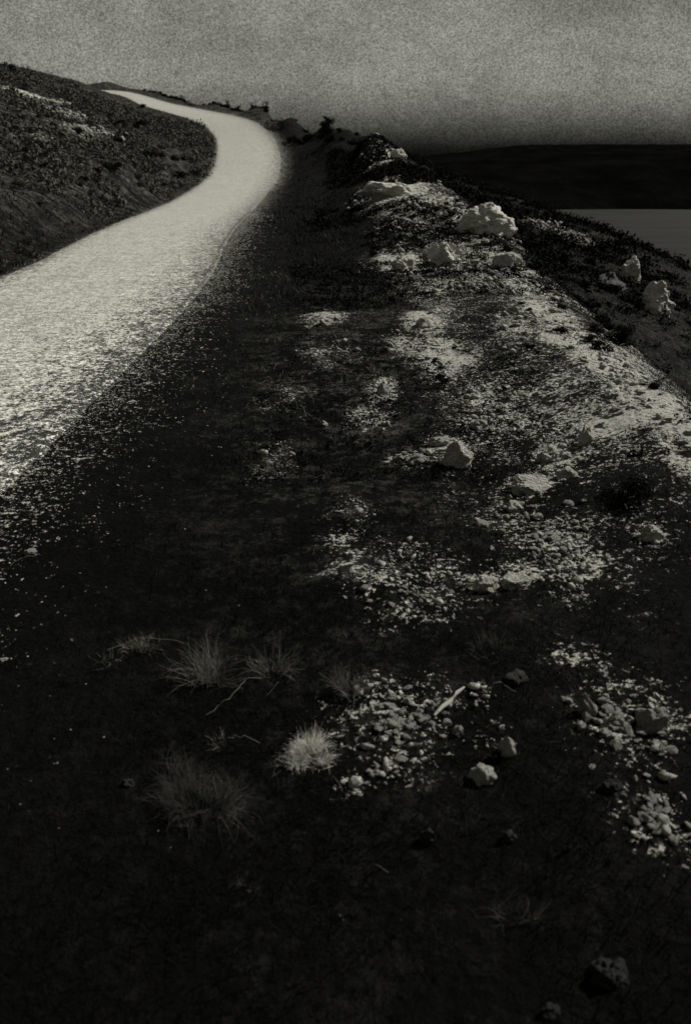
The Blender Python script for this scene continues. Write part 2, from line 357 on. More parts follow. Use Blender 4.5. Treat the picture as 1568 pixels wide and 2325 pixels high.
# ------------------------------------------------------------------ terrain and road objects
V = np.stack([GX, GY, Z], -1).reshape(-1, 3)
me = mesh_np('hillside_ground', V, quads, smooth=True)
fattr(me, 'stony', (ST * sstep(0, .6, RD)).ravel())
WRt = 1.25 + .012 * np.clip(DST, 0, 60)
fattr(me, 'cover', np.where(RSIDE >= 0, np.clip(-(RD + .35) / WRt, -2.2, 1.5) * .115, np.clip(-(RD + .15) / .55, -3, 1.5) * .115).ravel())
dryv = sstep(-4.5, -8, GX) * sstep(5, 12, GY) * .9 + .8 * np.exp(-(((GX - .1) / .8) ** 2 + ((GY - 7.0) / 3.8) ** 2)) + .35 * sstep(.8, 2.0, GX) * sstep(3, 6, GY)
fattr(me, 'dry', np.clip(dryv, 0, 1).ravel())
fattr(me, 'far', sstep(3, 30, DST).ravel())
tag(link('hillside_ground', me, mt), kind='structure')

# road surface: a strip with a slightly ragged rim, crowned in the middle
tt = np.r_[0, .008, .016, .03, .05, np.linspace(.08, .92, 29), .95, .97, .984, .992, 1]; k = len(tt); rows = []
fine = []
for i in range(len(LE) - 1):
    sub = max(1, int(np.linalg.norm(LE[i + 1] - LE[i]) / .12))
    sub = min(sub, 6)
    for q in range(sub): fine.append((LE[i] + (LE[i + 1] - LE[i]) * q / sub, RE[i] + (RE[i + 1] - RE[i]) * q / sub))
for (a, b) in fine:
    dd = (b - a) / np.linalg.norm(b - a)
    ra = .06 * float(fbm(np.array([a[1] / .7]), np.array([a[0] / .7]), 2, 5)[0]) - .03; rb = .02
    a2 = a + dd * ra; b2 = b + dd * rb
    p = a2[None] + (b2 - a2)[None] * tt[:, None]
    p[:, 2] = np.interp(tt, [0, 1], [a[2], b[2]]) 
    rows.append(p)
RV = np.array(rows); base = RV[..., 2].copy()
RV[..., 2] = base + .010 + .02 * (1 - (2 * tt[None] - 1) ** 2)
RV[:, (0, -1), 2] -= .016; RV[:, (1, -2), 2] -= .004
RV[..., 2] += .008 * fbm(RV[..., 0] / 1.2, RV[..., 1] / 1.2, 3, 51)
ns = len(RV); idr = np.arange(ns * k).reshape(ns, k)
rq = np.stack([idr[:-1, :-1], idr[:-1, 1:], idr[1:, 1:], idr[1:, :-1]], -1).reshape(-1, 4)
me = mesh_np('road', RV.reshape(-1, 3), rq, smooth=True)
wid = np.linalg.norm(RV[:, -1] - RV[:, 0], axis=1)[:, None]; dR = (1 - tt)[None] * wid; dL = tt[None] * wid
dst_ = np.hypot(RV[..., 0], RV[..., 1])
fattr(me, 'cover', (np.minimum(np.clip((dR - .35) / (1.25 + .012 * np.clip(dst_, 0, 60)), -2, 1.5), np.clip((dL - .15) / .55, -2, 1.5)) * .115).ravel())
tag(link('road', me, mr), kind='structure')

# valley floor (one sheet to the horizon) with field boundaries
mf, t_, b_ = nodes('ploughed fields'); g = G(t_)
mp = g.n('ShaderNodeMapping'); mp.inputs['Rotation'].default_value = (0, 0, R(12)); mp.inputs['Scale'].default_value = (.0022, .022, 1); g.l(g.pos(), mp.inputs[0])
vv = g.vor(1.0, 'DISTANCE_TO_EDGE', mp.outputs[0]); vc = g.n('ShaderNodeTexVoronoi'); vc.inputs['Scale'].default_value = 1; g.l(mp.outputs[0], vc.inputs[0])
f1 = g.noise(2.2, 7, .75, mp.outputs[0]); sepc = g.n('ShaderNodeSeparateColor'); g.l(vc.outputs['Color'], sepc.inputs[0])
fc = g.mix(sepc.outputs[0], grey(.009), grey(.017)); fc = g.mix(g.rng(f1, .42, .6), fc, grey(.005))
fc = g.mix(g.rng(vv, .0, .09, 1, 0), fc, grey(.006))
t_.links.new(fc, b_.inputs['Base Color']); b_.inputs['Roughness'].default_value = .9; b_.inputs['Specular IOR Level'].default_value = .1
s_ = 30000
me = mesh_np('valley_ground', [(-s_, -s_, -40), (s_, -s_, -40), (s_, s_, -40), (-s_, s_, -40)], [(0, 1, 2, 3)])
tag(link('valley_ground', me, mf), kind='structure')
# mountains: heightfields with gullies
mm, t_, b_ = nodes('dark wooded mountain'); g = G(t_)
q1 = g.noise(.02, 8, .7); fc = g.mix(g.rng(q1, .35, .7), grey(.002), grey(.005))
t_.links.new(fc, b_.inputs['Base Color']); b_.inputs['Roughness'].default_value = 1; b_.inputs['Specular IOR Level'].default_value = 0
t_.links.new(g.bump(q1, 1, 8), b_.inputs['Normal'])
def mountain(name, y0, depth, x0, x1, top, seed, nxx=260, nyy=60):
    xs = np.linspace(x0, x1, nxx); ys = np.linspace(0, 1, nyy); X, Yv = np.meshgrid(xs, ys)
    crest = top(X) + 40
    prof = np.sin(np.pi * np.clip(Yv, 0, 1)) ** .8
    Yw = y0 + Yv * depth + 40 * fbm(X / 300, Yv * 0, 3, seed)
    Zm = -41 + crest * prof * (1 + .10 * fbm(X / 240, Yw / 160, 5, seed)) + 3 * fbm(X / 40, Yw / 40, 3, seed) * prof
    ii = np.arange(nxx * nyy).reshape(nyy, nxx)
    qd = np.stack([ii[:-1, :-1], ii[:-1, 1:], ii[1:, 1:], ii[1:, :-1]], -1).reshape(-1, 4)
    tag(link(name, mesh_np(name, np.stack([X, Yw, Zm], -1).reshape(-1, 3), qd, smooth=True), mm), kind='structure')
mountain('wooded_mountain', 720, 700, -1800, 3200, lambda X: 1.6 + 5 * sstep(60, 260, X) - 16 * (1 - sstep(0, 120, X)) + 2 * np.sin(X / 170), 71)
mountain('distant_mountain', 2600, 1500, -5000, 8000, lambda X: 34 + 14 * np.sin(X / 900) - 50 * (1 - sstep(150, 700, X)), 81)

# ------------------------------------------------------------------ rocks
def rock_mesh(name, seed, sub=4, cuts=9, flat=.7, rgh=.16, pointed=0, lo=.62, hi=.95):
    r = random.Random(seed); bm = bmesh.new(); bmesh.ops.create_icosphere(bm, subdivisions=sub, radius=1)
    pl = [(Vector((r.gauss(0, 1), r.gauss(0, 1), r.gauss(0, .8))).normalized(), r.uniform(lo, hi)) for _ in range(cuts)]
    o = Vector((r.random() * 50, r.random() * 50, r.random() * 50))
    for v in bm.verts:
        p = v.co.copy()
        for nn, d in pl:
            e = p.dot(nn) - d
            if e > 0: p -= nn * e * .93
        f = mnoise.fractal(p * 1.7 + o, 1.0, 2.0, 5)
        p *= 1 + rgh * f
        if sub >= 4: p += p.normalized() * (.05 * mnoise.fractal(p * 4 + o, .9, 2, 5) - .035 * max(0, mnoise.noise(p * 3.1 + o * 2)))
        if pointed: p.x *= 1 - .55 * max(0, p.z); p.y *= 1 - .4 * max(0, p.z)
        v.co = p
    for v in bm.verts: v.co.z *= flat
    me = bpy.data.meshes.new(name); bm.to_mesh(me); bm.free()
    me.polygons.foreach_set('use_smooth', np.ones(len(me.polygons), dtype=bool))
    try: me.set_sharp_from_angle(angle=R(32))
    except Exception: pass
    return me
# name, px, py, width, height (pixels of the photo), pointed, material, label
rocks = [
 ('boulder', 1102, 505, 124, 74, 0, M_rock, 'largest pale limestone boulder, sitting on the brow against the dark slope'),
 ('rock_slab', 885, 432, 120, 36, 0, M_rock, 'long flat pale slab at the top of the stony verge, just below the skyline'),
 ('boulder', 1012, 578, 76, 56, 0, M_rock, 'blunt pale rock leaning down left of the largest brow boulder'),
 ('boulder', 915, 602, 64, 36, 0, M_rock, 'low pale rock embedded at the left edge of the stony verge below the flat slab'),
 ('boulder', 1148, 590, 64, 42, 0, M_rock, 'smooth pale rock on the brow directly below the largest boulder'),
 ('boulder', 1430, 615, 52, 66, 0, M_rock, 'pale upright boulder on the lower dark slope beyond the brow, above a rounded one'),
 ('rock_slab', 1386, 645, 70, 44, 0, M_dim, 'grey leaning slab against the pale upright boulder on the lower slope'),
 ('boulder', 1482, 680, 74, 84, 0, M_rock, 'rounded half-shaded boulder lowest on the dark slope beyond the brow'),
 ('rock', 1035, 1036, 62, 60, 0, M_rock, 'bright wedge of rock alone in the dark turf in the middle of the verge'),
 ('rock', 996, 1004, 40, 26, 0, M_rock, 'small pale rock touching the upper left of the bright wedge rock'),
 ('rock', 948, 1042, 42, 26, 0, M_stone, 'dull rock a hand left of the bright wedge rock in mid verge'),
 ('rock', 1250, 1036, 58, 40, 0, M_rock, 'pale rounded rock left of the large shaded hollow, upper of the pair'),
 ('rock', 1283, 1077, 44, 28, 0, M_rock, 'smaller pale rock left of the large shaded hollow, lower of the pair'),
 ('rock_slab', 1205, 1104, 84, 24, 0, M_rock, 'thin flat slab below the pair of pale rocks by the shaded hollow'),
 ('rock', 1170, 1148, 40, 26, 0, M_rock, 'small angular rock in the scree just under the thin flat slab'),
 ('rock', 1100, 1330, 58, 36, 0, M_rock, 'domed pale rock at the lower left end of the middle scree patch'),
 ('rock', 1172, 1322, 60, 30, 0, M_rock, 'low ragged rock right of the domed pale rock in the middle scree'),
 ('rock', 872, 884, 34, 38, 1, M_rock, 'narrow upright pale rock in the turf above mid verge'),
 ('rock', 738, 730, 28, 20, 0, M_rock, 'small bright stone by itself at the shaded edge near the road bend'),
 ('rock', 735, 962, 20, 16, 0, M_rock, 'small round stone in the turf left of the narrow upright rock'),
 ('rock', 1150, 1690, 40, 66, 1, M_rock, 'pointed upright stone in the foreground right of the stone heap'),
 ('rock', 1092, 1766, 60, 44, 0, M_rock, 'bent wedge of pale rock in the foreground below the pointed stone'),
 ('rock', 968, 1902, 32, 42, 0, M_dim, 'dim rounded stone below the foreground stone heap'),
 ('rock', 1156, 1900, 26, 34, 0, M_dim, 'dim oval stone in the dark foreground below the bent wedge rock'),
 ('rock', 1482, 1214, 50, 40, 0, M_rock, 'pale rock alone near the right edge below the large shaded hollow'),
 ('rock', 1330, 990, 36, 50, 1, M_rock, 'pale pointed rock at the upper left rim above the large shaded hollow'),
 ('rock', 1482, 1640, 60, 60, 0, M_stone, 'biggest block of the right-hand foreground stone patch'),
 ('rock', 1332, 1602, 36, 62, 1, M_stone, 'long tilted stone at the left end of the right-hand foreground patch'),
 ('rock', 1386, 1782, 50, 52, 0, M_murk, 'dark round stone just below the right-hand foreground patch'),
 ('rock', 1385, 2195, 74, 100, 0, M_murk, 'large barely visible stone dimmed by colour low in the dark right foreground'),
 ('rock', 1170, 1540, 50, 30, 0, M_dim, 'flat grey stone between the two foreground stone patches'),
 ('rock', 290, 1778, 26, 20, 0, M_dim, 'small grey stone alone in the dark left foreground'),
 ('rock', 70, 1254, 26, 16, 0, M_stone, 'small stone on the gravel shoulder at the left edge of the photo'),
 ('rock', 962, 734, 38, 28, 0, M_rock, 'pale rock heading the narrow scree band left of the brow'),
 ('rock', 1088, 966, 36, 24, 0, M_stone, 'dull stone above and right of the bright wedge rock'),
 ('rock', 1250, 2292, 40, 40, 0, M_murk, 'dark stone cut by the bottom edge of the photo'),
 ('rock', 1040, 1660, 26, 30, 0, M_stone, 'round cobble at the right end of the foreground stone heap'),
 ('rock', 905, 355, 36, 30, 0, M_rock, 'pale rock on the skyline above the long flat slab'),
]
rock_pos = []
for i, (nm, px, py, ww, hh, pt, mat, lab) in enumerate(rocks):
    p, t = hitz(px, py + hh * .35)
    wv, hv = ww * t / F, hh * t / F
    flat = .95 if pt else .75
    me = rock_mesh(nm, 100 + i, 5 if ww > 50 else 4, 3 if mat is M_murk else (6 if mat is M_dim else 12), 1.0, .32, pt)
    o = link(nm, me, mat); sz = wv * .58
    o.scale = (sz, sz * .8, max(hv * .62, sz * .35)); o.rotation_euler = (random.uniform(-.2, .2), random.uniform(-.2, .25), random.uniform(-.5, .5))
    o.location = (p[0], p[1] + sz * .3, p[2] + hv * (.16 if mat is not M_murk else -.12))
    tag(o, lab, 'rock'); rock_pos.append((p[0], p[1], sz))

# ------------------------------------------------------------------ loose stones: individuals on the foreground heaps
protos = [rock_mesh('stone', 500 + i, 3, 12, random.uniform(.5, .9), .2, 0, .42, .85) for i in range(10)]
for m_ in protos: m_.materials.append(M_stone)
heaps = [ # centre, radii (px), count, size range px, group, label
 (905, 1645, 125, 75, 78, (12, 30), 'stones of the foreground heap', 'small pale stone of the foreground heap right of the bright grass tuft'),
 (860, 1745, 85, 55, 22, (11, 22), 'stones scattered below the foreground heap', 'small stone scattered in dark turf just below the foreground heap'),
 (1410, 1650, 115, 85, 52, (16, 36), 'stones of the right-hand foreground patch', 'rough stone in the right-hand foreground stone patch beside its biggest block'),
 (1480, 1850, 85, 95, 30, (18, 40), 'stones at the lower right edge', 'dim stone in the loose spill along the lower right edge'),
 (930, 1345, 170, 65, 55, (8, 20), 'pebbles on the turf of the middle verge', 'pebble strewn over dark turf between the middle and the foreground heap'),
 (1240, 1215, 130, 110, 48, (12, 30), 'stones of the middle scree', 'pale stone in the middle scree patch below the thin flat slab')]
cnt = 0
for (cx, cy, rx, ry, nn, sr, grp, lab) in heaps:
    for i in range(nn):
        a = random.uniform(0, 2 * math.pi); r = abs(random.gauss(0, .55)); r = min(r, 1.25)
        p, t = hitz(cx + rx * r * math.cos(a), cy + ry * r * math.sin(a)); s = random.uniform(*sr) * random.uniform(.6, 1) * t / F * .62
        o = bpy.data.objects.new('stone', random.choice(protos)); C.objects.link(o)
        o.location = (p[0], p[1], p[2] + s * .22); o.scale = (s, s * random.uniform(.6, .95), s * random.uniform(.5, .9))
        o.rotation_euler = (random.uniform(-.4, .4), random.uniform(-.4, .4), random.uniform(0, 6.28)); tag(o, lab, 'stone', grp)
# scree: the uncountable chips and fragments in every pale patch
pv = [np.array([v.co[:] for v in m_.vertices]) for m_ in [rock_mesh('chip', 700 + i, 1, 7, .8, .35, 0, .3, .8) for i in range(6)]]
pt_ = []
for i in range(6):
    m_ = rock_mesh('chip', 700 + i, 1, 7, .8, .35, 0, .3, .8); pt_.append(np.array([p.vertices[:] for p in m_.polygons]))
SV, SF, off_ = [], [], 0
tot = 21000; wts = np.array([p[2] * p[3] * p[4] for p in PW]) ** .5; wts /= wts.sum()
ch = rng.choice(len(PW), tot, p=wts)
ex, ey = rng.normal(0, .62, tot), rng.normal(0, .62, tot)
cx = np.array([PW[c][0] for c in ch]) + ex * np.array([PW[c][2] for c in ch]); cy = np.array([PW[c][1] for c in ch]) + ey * np.array([PW[c][3] for c in ch])
rdv = bil(RD, cx, cy); sc0 = rng.pareto(1.9, tot) * .55 + .5; dist = np.hypot(cx, cy)
clump = fbm(cx / (.12 + .02 * dist), cy / (.2 + .05 * dist), 3, 61) 
ok = (rdv > .4) & (clump > -.02) & (bil(ST, cx, cy) > .14)
hz = H(cx, cy)
for i in np.nonzero(ok)[0]:
    s = min(sc0[i], 4.0) * (.005 + .0011 * dist[i]) * 1.0
    q = i % 6; a = rng.uniform(0, 6.28); ca, sa = math.cos(a), math.sin(a)
    v = pv[q] * (s, s * rng.uniform(.4, .9), s * rng.uniform(.4, 1.0)); v = np.c_[v[:, 0] * ca - v[:, 1] * sa, v[:, 0] * sa + v[:, 1] * ca, v[:, 2]] + (cx[i], cy[i], hz[i] + s * .15)
    SV.append(v); SF.append(pt_[q] + off_); off_ += len(v)
tag(link('scree', mesh_np('scree', np.concatenate(SV), None, np.concatenate(SF), smooth=False), M_stone), 'pale limestone chips and gravel spread over the stony patches of the verge', 'scree', kind='stuff')

# loose gravel thrown to the right-hand shoulder of the road
GV, GF, off_ = [], [], 0
yy_ = 1.5 + 26 * rng.random(9000) ** 1.8; ex = np.interp(yy_, RE[:, 1][:200], RE[:, 0][:200]); xx_ = ex + rng.normal(-.1, .36, 9000) * rng.uniform(.4, 1.5, 9000); zz_ = H(xx_, yy_) + np.where(xx_ < ex, .035, 0)
for i in range(9000):
    s_c = (.0022 + .0008 * yy_[i]) * rng.uniform(.5, 1.6); q = i % 6; a = rng.uniform(0, 6.28); ca, sa = math.cos(a), math.sin(a); v = pv[q] * (s_c, s_c * .75, s_c * .6)
    GV.append(np.c_[v[:, 0] * ca - v[:, 1] * sa, v[:, 0] * sa + v[:, 1] * ca, v[:, 2]] + (xx_[i], yy_[i], zz_[i] + s_c * .2)); GF.append(pt_[q] + off_); off_ += len(v)
tag(link('loose_gravel', mesh_np('loose_gravel', np.concatenate(GV), None, np.concatenate(GF)), M_stone), 'loose pale gravel scattered along the right shoulder of the road', 'gravel', kind='stuff')
# ------------------------------------------------------------------ blades
def blades(P, h, wd, lean, az, curl=.5):
    """vectorised tapered blades -> verts, quads, tris"""
    n = len(P); d = np.stack([np.cos(az), np.sin(az)], -1); s = np.stack([-np.sin(az), np.cos(az)], -1)
    b0 = np.c_[P[:, :2] - s * wd[:, None] / 2, P[:, 2]]; b1 = np.c_[P[:, :2] + s * wd[:, None] / 2, P[:, 2]]
    ml = np.sin(lean) * h * .55; mz = np.cos(lean) * h * .55
    mid = np.c_[P[:, :2] + d * ml[:, None], P[:, 2] + mz]; l2 = lean + curl
    tip = np.c_[mid[:, :2] + d * (np.sin(l2) * h * .45)[:, None], mid[:, 2] + np.cos(l2) * h * .45]
    m0 = mid.copy(); m1 = mid.copy(); m0[:, :2] -= s * wd[:, None] * .35; m1[:, :2] += s * wd[:, None] * .35
    V = np.stack([b0, b1, m1, m0, tip], 1).reshape(-1, 3); i = np.arange(n)[:, None] * 5
    return V, i + np.array([[0, 1, 2, 3]]), i + np.array([[3, 2, 4]])
# turf over the verge, thinner on stones, short on the shoulder
def scatter(n, x0, x1, y0, y1, pw=1.0):
    y = y0 + (y1 - y0) * rng.random(n) ** pw; x = rng.uniform(x0, x1, n); return x, y
BV, BQ, BT, o_ = [], [], [], 0
for (n_, x0, x1, y0, y1, hh, wd) in ((95000, -1.9, 2.4, .6, 4.5, .045, .0022), (60000, -2.0, 3.0, 4.0, 10, .05, .004), (45000, -2.6, 4.5, 9, 24, .07, .010), (40000, -4, 9, 20, 55, .12, .02), (50000, -30, -5.2, 10, 60, .12, .02), (30000, 3, 20, 8, 50, .06, .012), (12000, -40, 5, 55, 120, .2, .04)):
    x, y = scatter(n_, x0, x1, y0, y1); rd = bil(RD, x, y); stn = bil(ST, x, y)
    dn = .5 + .5 * fbm(x / .35 / (hh / .05), y / .35 / (hh / .05), 3, 91)
    k_ = (rd > .12) & ((x < -4) | (rng.random(n_) < np.clip((rd - .15) / 1.5, 0, 1) ** 1.5)) & (rng.random(n_) > stn * 2.0) & (dn > .30)
    x, y, dn = x[k_], y[k_], dn[k_]; m_ = len(x)
    P_ = np.c_[x, y, H(x, y) - hh * .1]
    v, q, t = blades(P_, hh * (.5 + rng.random(m_) * 1.1) * (.5 + dn), wd * (.7 + rng.random(m_) * .7), rng.uniform(.3, 1.4, m_), rng.uniform(0, 6.28, m_), .5)
    BV.append(v); BQ.append(q + o_); BT.append(t + o_); o_ += len(v)
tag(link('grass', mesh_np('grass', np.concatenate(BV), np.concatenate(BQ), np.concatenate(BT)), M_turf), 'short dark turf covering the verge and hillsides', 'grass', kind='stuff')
# sparse dry straws through the near turf
BV, BQ, BT, o_ = [], [], [], 0
for (n_, x0, x1, y0, y1, hh, wd) in ((350, -1.6, 2.3, 1.3, 5, .04, .0009), (3600, -1.5, 2.6, 5, 12, .08, .003), (1800, -1.5, 3, 12, 26, .10, .006)):
    x, y = scatter(n_, x0, x1, y0, y1); rd = bil(RD, x, y); dn = fbm(x / .5, y / .8, 3, 95); k_ = (rd > .5) & (dn > .06); x, y = x[k_], y[k_]; m_ = len(x)
    v, q, t = blades(np.c_[x, y, H(x, y)], hh * (.4 + rng.random(m_)), wd * (.6 + rng.random(m_) * .6), rng.uniform(.3, 1.45, m_), rng.uniform(0, 6.28, m_), .4)
    BV.append(v); BQ.append(q + o_); BT.append(t + o_); o_ += len(v)
tag(link('dry_straw', mesh_np('dry_straw', np.concatenate(BV), np.concatenate(BQ), np.concatenate(BT)), M_dry), 'thin dry straws lying through the dark turf', 'dry grass', kind='stuff')
# fine wiry stems tangled over the left foreground turf
WV, WQ, o_ = [], [], 0
for i in range(900):
    px, py = rng.normal(600, 230), rng.normal(1500, 150)
    if rng.random() < .35: px, py = rng.uniform(200, 1500), rng.uniform(1000, 2150)
    if not (60 < px < 1540 and py > 900): continue
    p, t = hitz(px, py)
    if bil(RD, p[0], p[1])[0] < .5: continue
    n_ = 7; l = rng.uniform(.02, .10); az = rng.uniform(0, 6.28); bend = rng.normal(0, .35); el = rng.uniform(-.1, .9); wv = rng.uniform(.0004, .0009)
    q = np.array(p) + (0, 0, .012 + .02 * rng.random()); pts = []
    for k_ in range(n_):
        pts.append(q.copy()); q = q + np.array((math.cos(az) * math.cos(el), math.sin(az) * math.cos(el), math.sin(el))) * l / n_; az += bend + rng.normal(0, .15); el -= .16
    pts = np.array(pts); W_ = np.linspace(wv, wv * .3, n_)[:, None] * np.array((.7, .2, .7))
    WV += [pts - W_, pts + W_]; kk = np.arange(n_ - 1)[:, None]
    WQ.append(np.hstack([kk, kk + 1, kk + 1 + n_, kk + n_]) + o_); o_ += 2 * n_
tag(link('wiry_stems', mesh_np('wiry_stems', np.concatenate(WV), np.concatenate(WQ)), M_dry), 'fine wiry dead stems tangled over the dark foreground turf', 'dry grass', kind='stuff')
# single tufts
def tuft(px, py, rpx, h, n_, mat, lab, spread=1.0, grp=None, wd=.0015):
    p, t = hitz(px, py); r = rpx * t / F; nc = 7
    cr, ca = r * .55 * np.sqrt(rng.random(nc)), rng.uniform(0, 6.28, nc); ci = rng.choice(nc, n_, p=rng.dirichlet(np.full(nc, 1.6)))
    x = p[0] + cr[ci] * np.cos(ca[ci]) + rng.normal(0, r * .13, n_); y = p[1] + cr[ci] * np.sin(ca[ci]) + rng.normal(0, r * .13, n_)
    rr = np.hypot(x - p[0], y - p[1]); az = np.arctan2(y - p[1], x - p[0]) + rng.normal(0, .8, n_); ch_ = rng.uniform(.55, 1.15, nc)[ci]
    ln = h * ch_ * (.3 + .9 * rng.random(n_)); el = 1.5 - np.clip(rr / r * .9 * spread + np.abs(rng.normal(0, .38, n_)), 0, 1.5); cu = rng.normal(.10, .22, n_) * spread; tw_ = rng.normal(0, .28, n_)
    q_ = np.c_[x - p[0], y - p[1], H(x, y) - p[2] - .004]; sg = 6; v = []; ww = wd * rng.uniform(.35, 1.5, n_); sd_ = rng.uniform(0, 6.28, n_)
    for k_ in range(sg + 1):
        wk = (ww * (1 - .8 * k_ / sg))[:, None] * np.c_[np.cos(sd_), np.sin(sd_), np.zeros(n_)] / 2; v += [q_ - wk, q_ + wk]
        q_ = q_ + np.c_[np.cos(az) * np.cos(el), np.sin(az) * np.cos(el), np.sin(el)] * (ln / sg)[:, None]; el = el - cu * .8; az = az + tw_ + rng.normal(0, .15, n_)
    v = np.stack(v, 1).reshape(-1, 3); b_i = np.arange(n_)[:, None, None] * (2 * sg + 2) + np.arange(sg)[None, :, None] * 2; q = (b_i + np.array([0, 1, 3, 2])).reshape(-1, 4); tt_ = None
    o = link('grass_tuft', mesh_np('grass_tuft', v, q, tt_), mat); o.location = p
    tag(o, lab, 'grass tuft', grp); return o
M_mid = leaf_mat('half dry grass', .02, .075)
tuft(708, 1722, 62, .07, 1900, M_silver, 'brightest silvery tuft of dry grass in the left foreground', 1.2)
tuft(665, 1735, 36, .06, 350, M_dry, 'small dull tuft hugging the left of the brightest silvery tuft', 1.2)
tuft(445, 1840, 96, .11, 2600, M_mid, 'large rounded dim grass tuft in the lower left foreground', 1.1)
tuft(400, 1780, 60, .10, 500, M_mid, 'thin dim tuft behind the upper left of the large rounded tuft', 1.1)
tuft(482, 1550, 56, .15, 520, M_dry, 'tall wispy tuft of upright dry stalks in the left foreground', .7)
tuft(612, 1530, 44, .12, 300, M_dry, 'thin wispy tuft right of the tall wispy stalks', .7)
tuft(310, 1480, 50, .09, 200, M_dry, 'sparse straggling tuft left of the tall wispy stalks', 1)
tuft(245, 1500, 40, .07, 70, M_dry, 'faint sparse tuft, leftmost of the foreground tufts', 1)
tuft(796, 1575, 30, .09, 420, M_dry, 'narrow tuft at the upper left corner of the foreground stone heap', .6)
tuft(1100, 1480, 60, .10, 260, M_mid, 'faint tuft above the flat grey stone between the stone patches', .9)
tuft(625, 1070, 40, .14, 160, M_dry, 'thin pale stalks on the verge beside the black turf', .5)
tuft(570, 1050, 40, .14, 90, M_mid, 'faint stalks left of the thin pale stalks', .5)
tuft(800, 1170, 46, .08, 260, M_dry, 'pale cushion of grass above the pebbled turf', 1.1)
tuft(1160, 2080, 60, .08, 90, M_mid, 'barely visible tuft low in the dark right foreground', 1.1)
tuft(500, 1690, 30, .05, 120, M_dry, 'low scrap of dry stems between the wispy and the large rounded tufts', 1.2)
tuft(560, 2020, 26, .04, 90, M_mid, 'tiny tuft in the dark bottom left foreground', 1.2)

# bleached stick on the heap
def tube_pts(pts, rad, ns_=7):
    V_, Q_ = [], []; P_ = [Vector(p) for p in pts]
    for i, p in enumerate(P_):
        d = (P_[min(i + 1, len(P_) - 1)] - P_[max(i - 1, 0)]).normalized(); a = d.orthogonal().normalized(); b = d.cross(a)
        for j in range(ns_):
            an = 6.2832 * j / ns_; V_.append(p + (a * math.cos(an) + b * math.sin(an)) * rad[i])
    for i in range(len(P_) - 1):
        for j in range(ns_): Q_.append((i * ns_ + j, i * ns_ + (j + 1) % ns_, (i + 1) * ns_ + (j + 1) % ns_, (i + 1) * ns_ + j))
    return [tuple(v) for v in V_], Q_
pp = []
for (px, py, up) in ((985, 1632, .012), (1003, 1618, .022), (1022, 1604, .024), (1036, 1592, .03), (1052, 1580, .028)):
    p, t = hitz(px, py); pp.append((p[0], p[1], p[2] + up))
v, q = tube_pts(pp, [.004, .007, .008, .007, .003])
tag(link('stick', mesh_np('stick', v, q, smooth=True), M_stick), 'short bleached stick lying across the upper right of the foreground stone heap', 'stick')
# long thin twigs lying in the turf
tw = [((250, 1492), (330, 1470), (420, 1478)), ((470, 1640), (530, 1600), (560, 1560)), ((500, 1706), (540, 1698), (590, 1704)), ((100, 1275), (60, 1285), (25, 1300)), ((1090, 1590), (1130, 1575), (1170, 1590))]
tl = ['thin twig beside the sparse tufts at left', 'twig slanting below the tall wispy stalks', 'short bright twig above the large rounded tuft', 'twig on the edge of the gravel shoulder at far left', 'thin arched twig above the pointed upright stone']
for pts, lab in zip(tw, tl):
    pp = []
    for i, (px, py) in enumerate(pts):
        p, t = hitz(px, py); pp.append(np.array((p[0], p[1], p[2] + .03 + .012 * (i % 2))))
    pp = cat(pp, 5); pp += rng.normal(0, .003, pp.shape); v, q = tube_pts([tuple(p) for p in pp], [.0008] * len(pp), 5)
    tag(link('twig', mesh_np('twig', v, q), M_dry), lab, 'twig')

# ------------------------------------------------------------------ shrubs
def shrub_mesh(seed, nl=900, leaf=.07, tall=1.0, ragged=.5):
    r = np.random.default_rng(seed); nc = 16
    cc = r.normal(0, 1, (nc, 3)); cc /= np.linalg.norm(cc, axis=1)[:, None]; cc *= r.uniform(.25, .8, (nc, 1)); cc[:, 2] = np.abs(cc[:, 2]) * tall
    cr = r.uniform(.18, .42, nc)
    ci = r.integers(0, nc, nl); d = r.normal(0, 1, (nl, 3)); d /= np.linalg.norm(d, axis=1)[:, None]
    P_ = cc[ci] + d * (cr[ci] * r.random(nl) ** .35)[:, None]; P_[:, 2] = np.maximum(P_[:, 2], .0)
    ax = r.normal(0, 1, (nl, 3)); ax /= np.linalg.norm(ax, axis=1)[:, None]; bx = np.cross(ax, r.normal(0, 1, (nl, 3))); bx /= np.linalg.norm(bx, axis=1)[:, None]
    s = leaf * r.uniform(.6, 1.5, nl)[:, None]
    V_ = np.stack([P_ - ax * s, P_ + bx * s * .5, P_ + ax * s, P_ - bx * s * .5], 1).reshape(-1, 3)
    return mesh_np('foliage', V_, np.arange(nl * 4).reshape(-1, 4))
def stems_mesh(seed, n_=14, tall=.9):
    r = random.Random(seed); V_, Q_ = [], []
    for i in range(n_):
        a = r.uniform(0, 6.28); l = r.uniform(.5, .95); e = r.uniform(.3, 1.3)
        pts = [(0, 0, -.1), (math.cos(a) * math.cos(e) * l * .4, math.sin(a) * math.cos(e) * l * .4, math.sin(e) * l * .5 * tall), (math.cos(a + .3) * math.cos(e) * l, math.sin(a + .3) * math.cos(e) * l, math.sin(e) * l * tall)]
        v, q = tube_pts(pts, [.03, .02, .008], 5); q = [tuple(j + len(V_) for j in f) for f in q]; V_ += v; Q_ += q
    return mesh_np('stem', V_, Q_)
SH = [shrub_mesh(i, 1100, .075) for i in range(5)]; SHt = [shrub_mesh(20 + i, 900, .07, 1.5) for i in range(3)]; SM = [stems_mesh(i) for i in range(3)]
for m_ in SH + SHt: m_.materials.append(M_leaf)
SH2 = [m_.copy() for m_ in SH]
for m_ in SH2: m_.materials.clear(); m_.materials.append(M_leaf2)
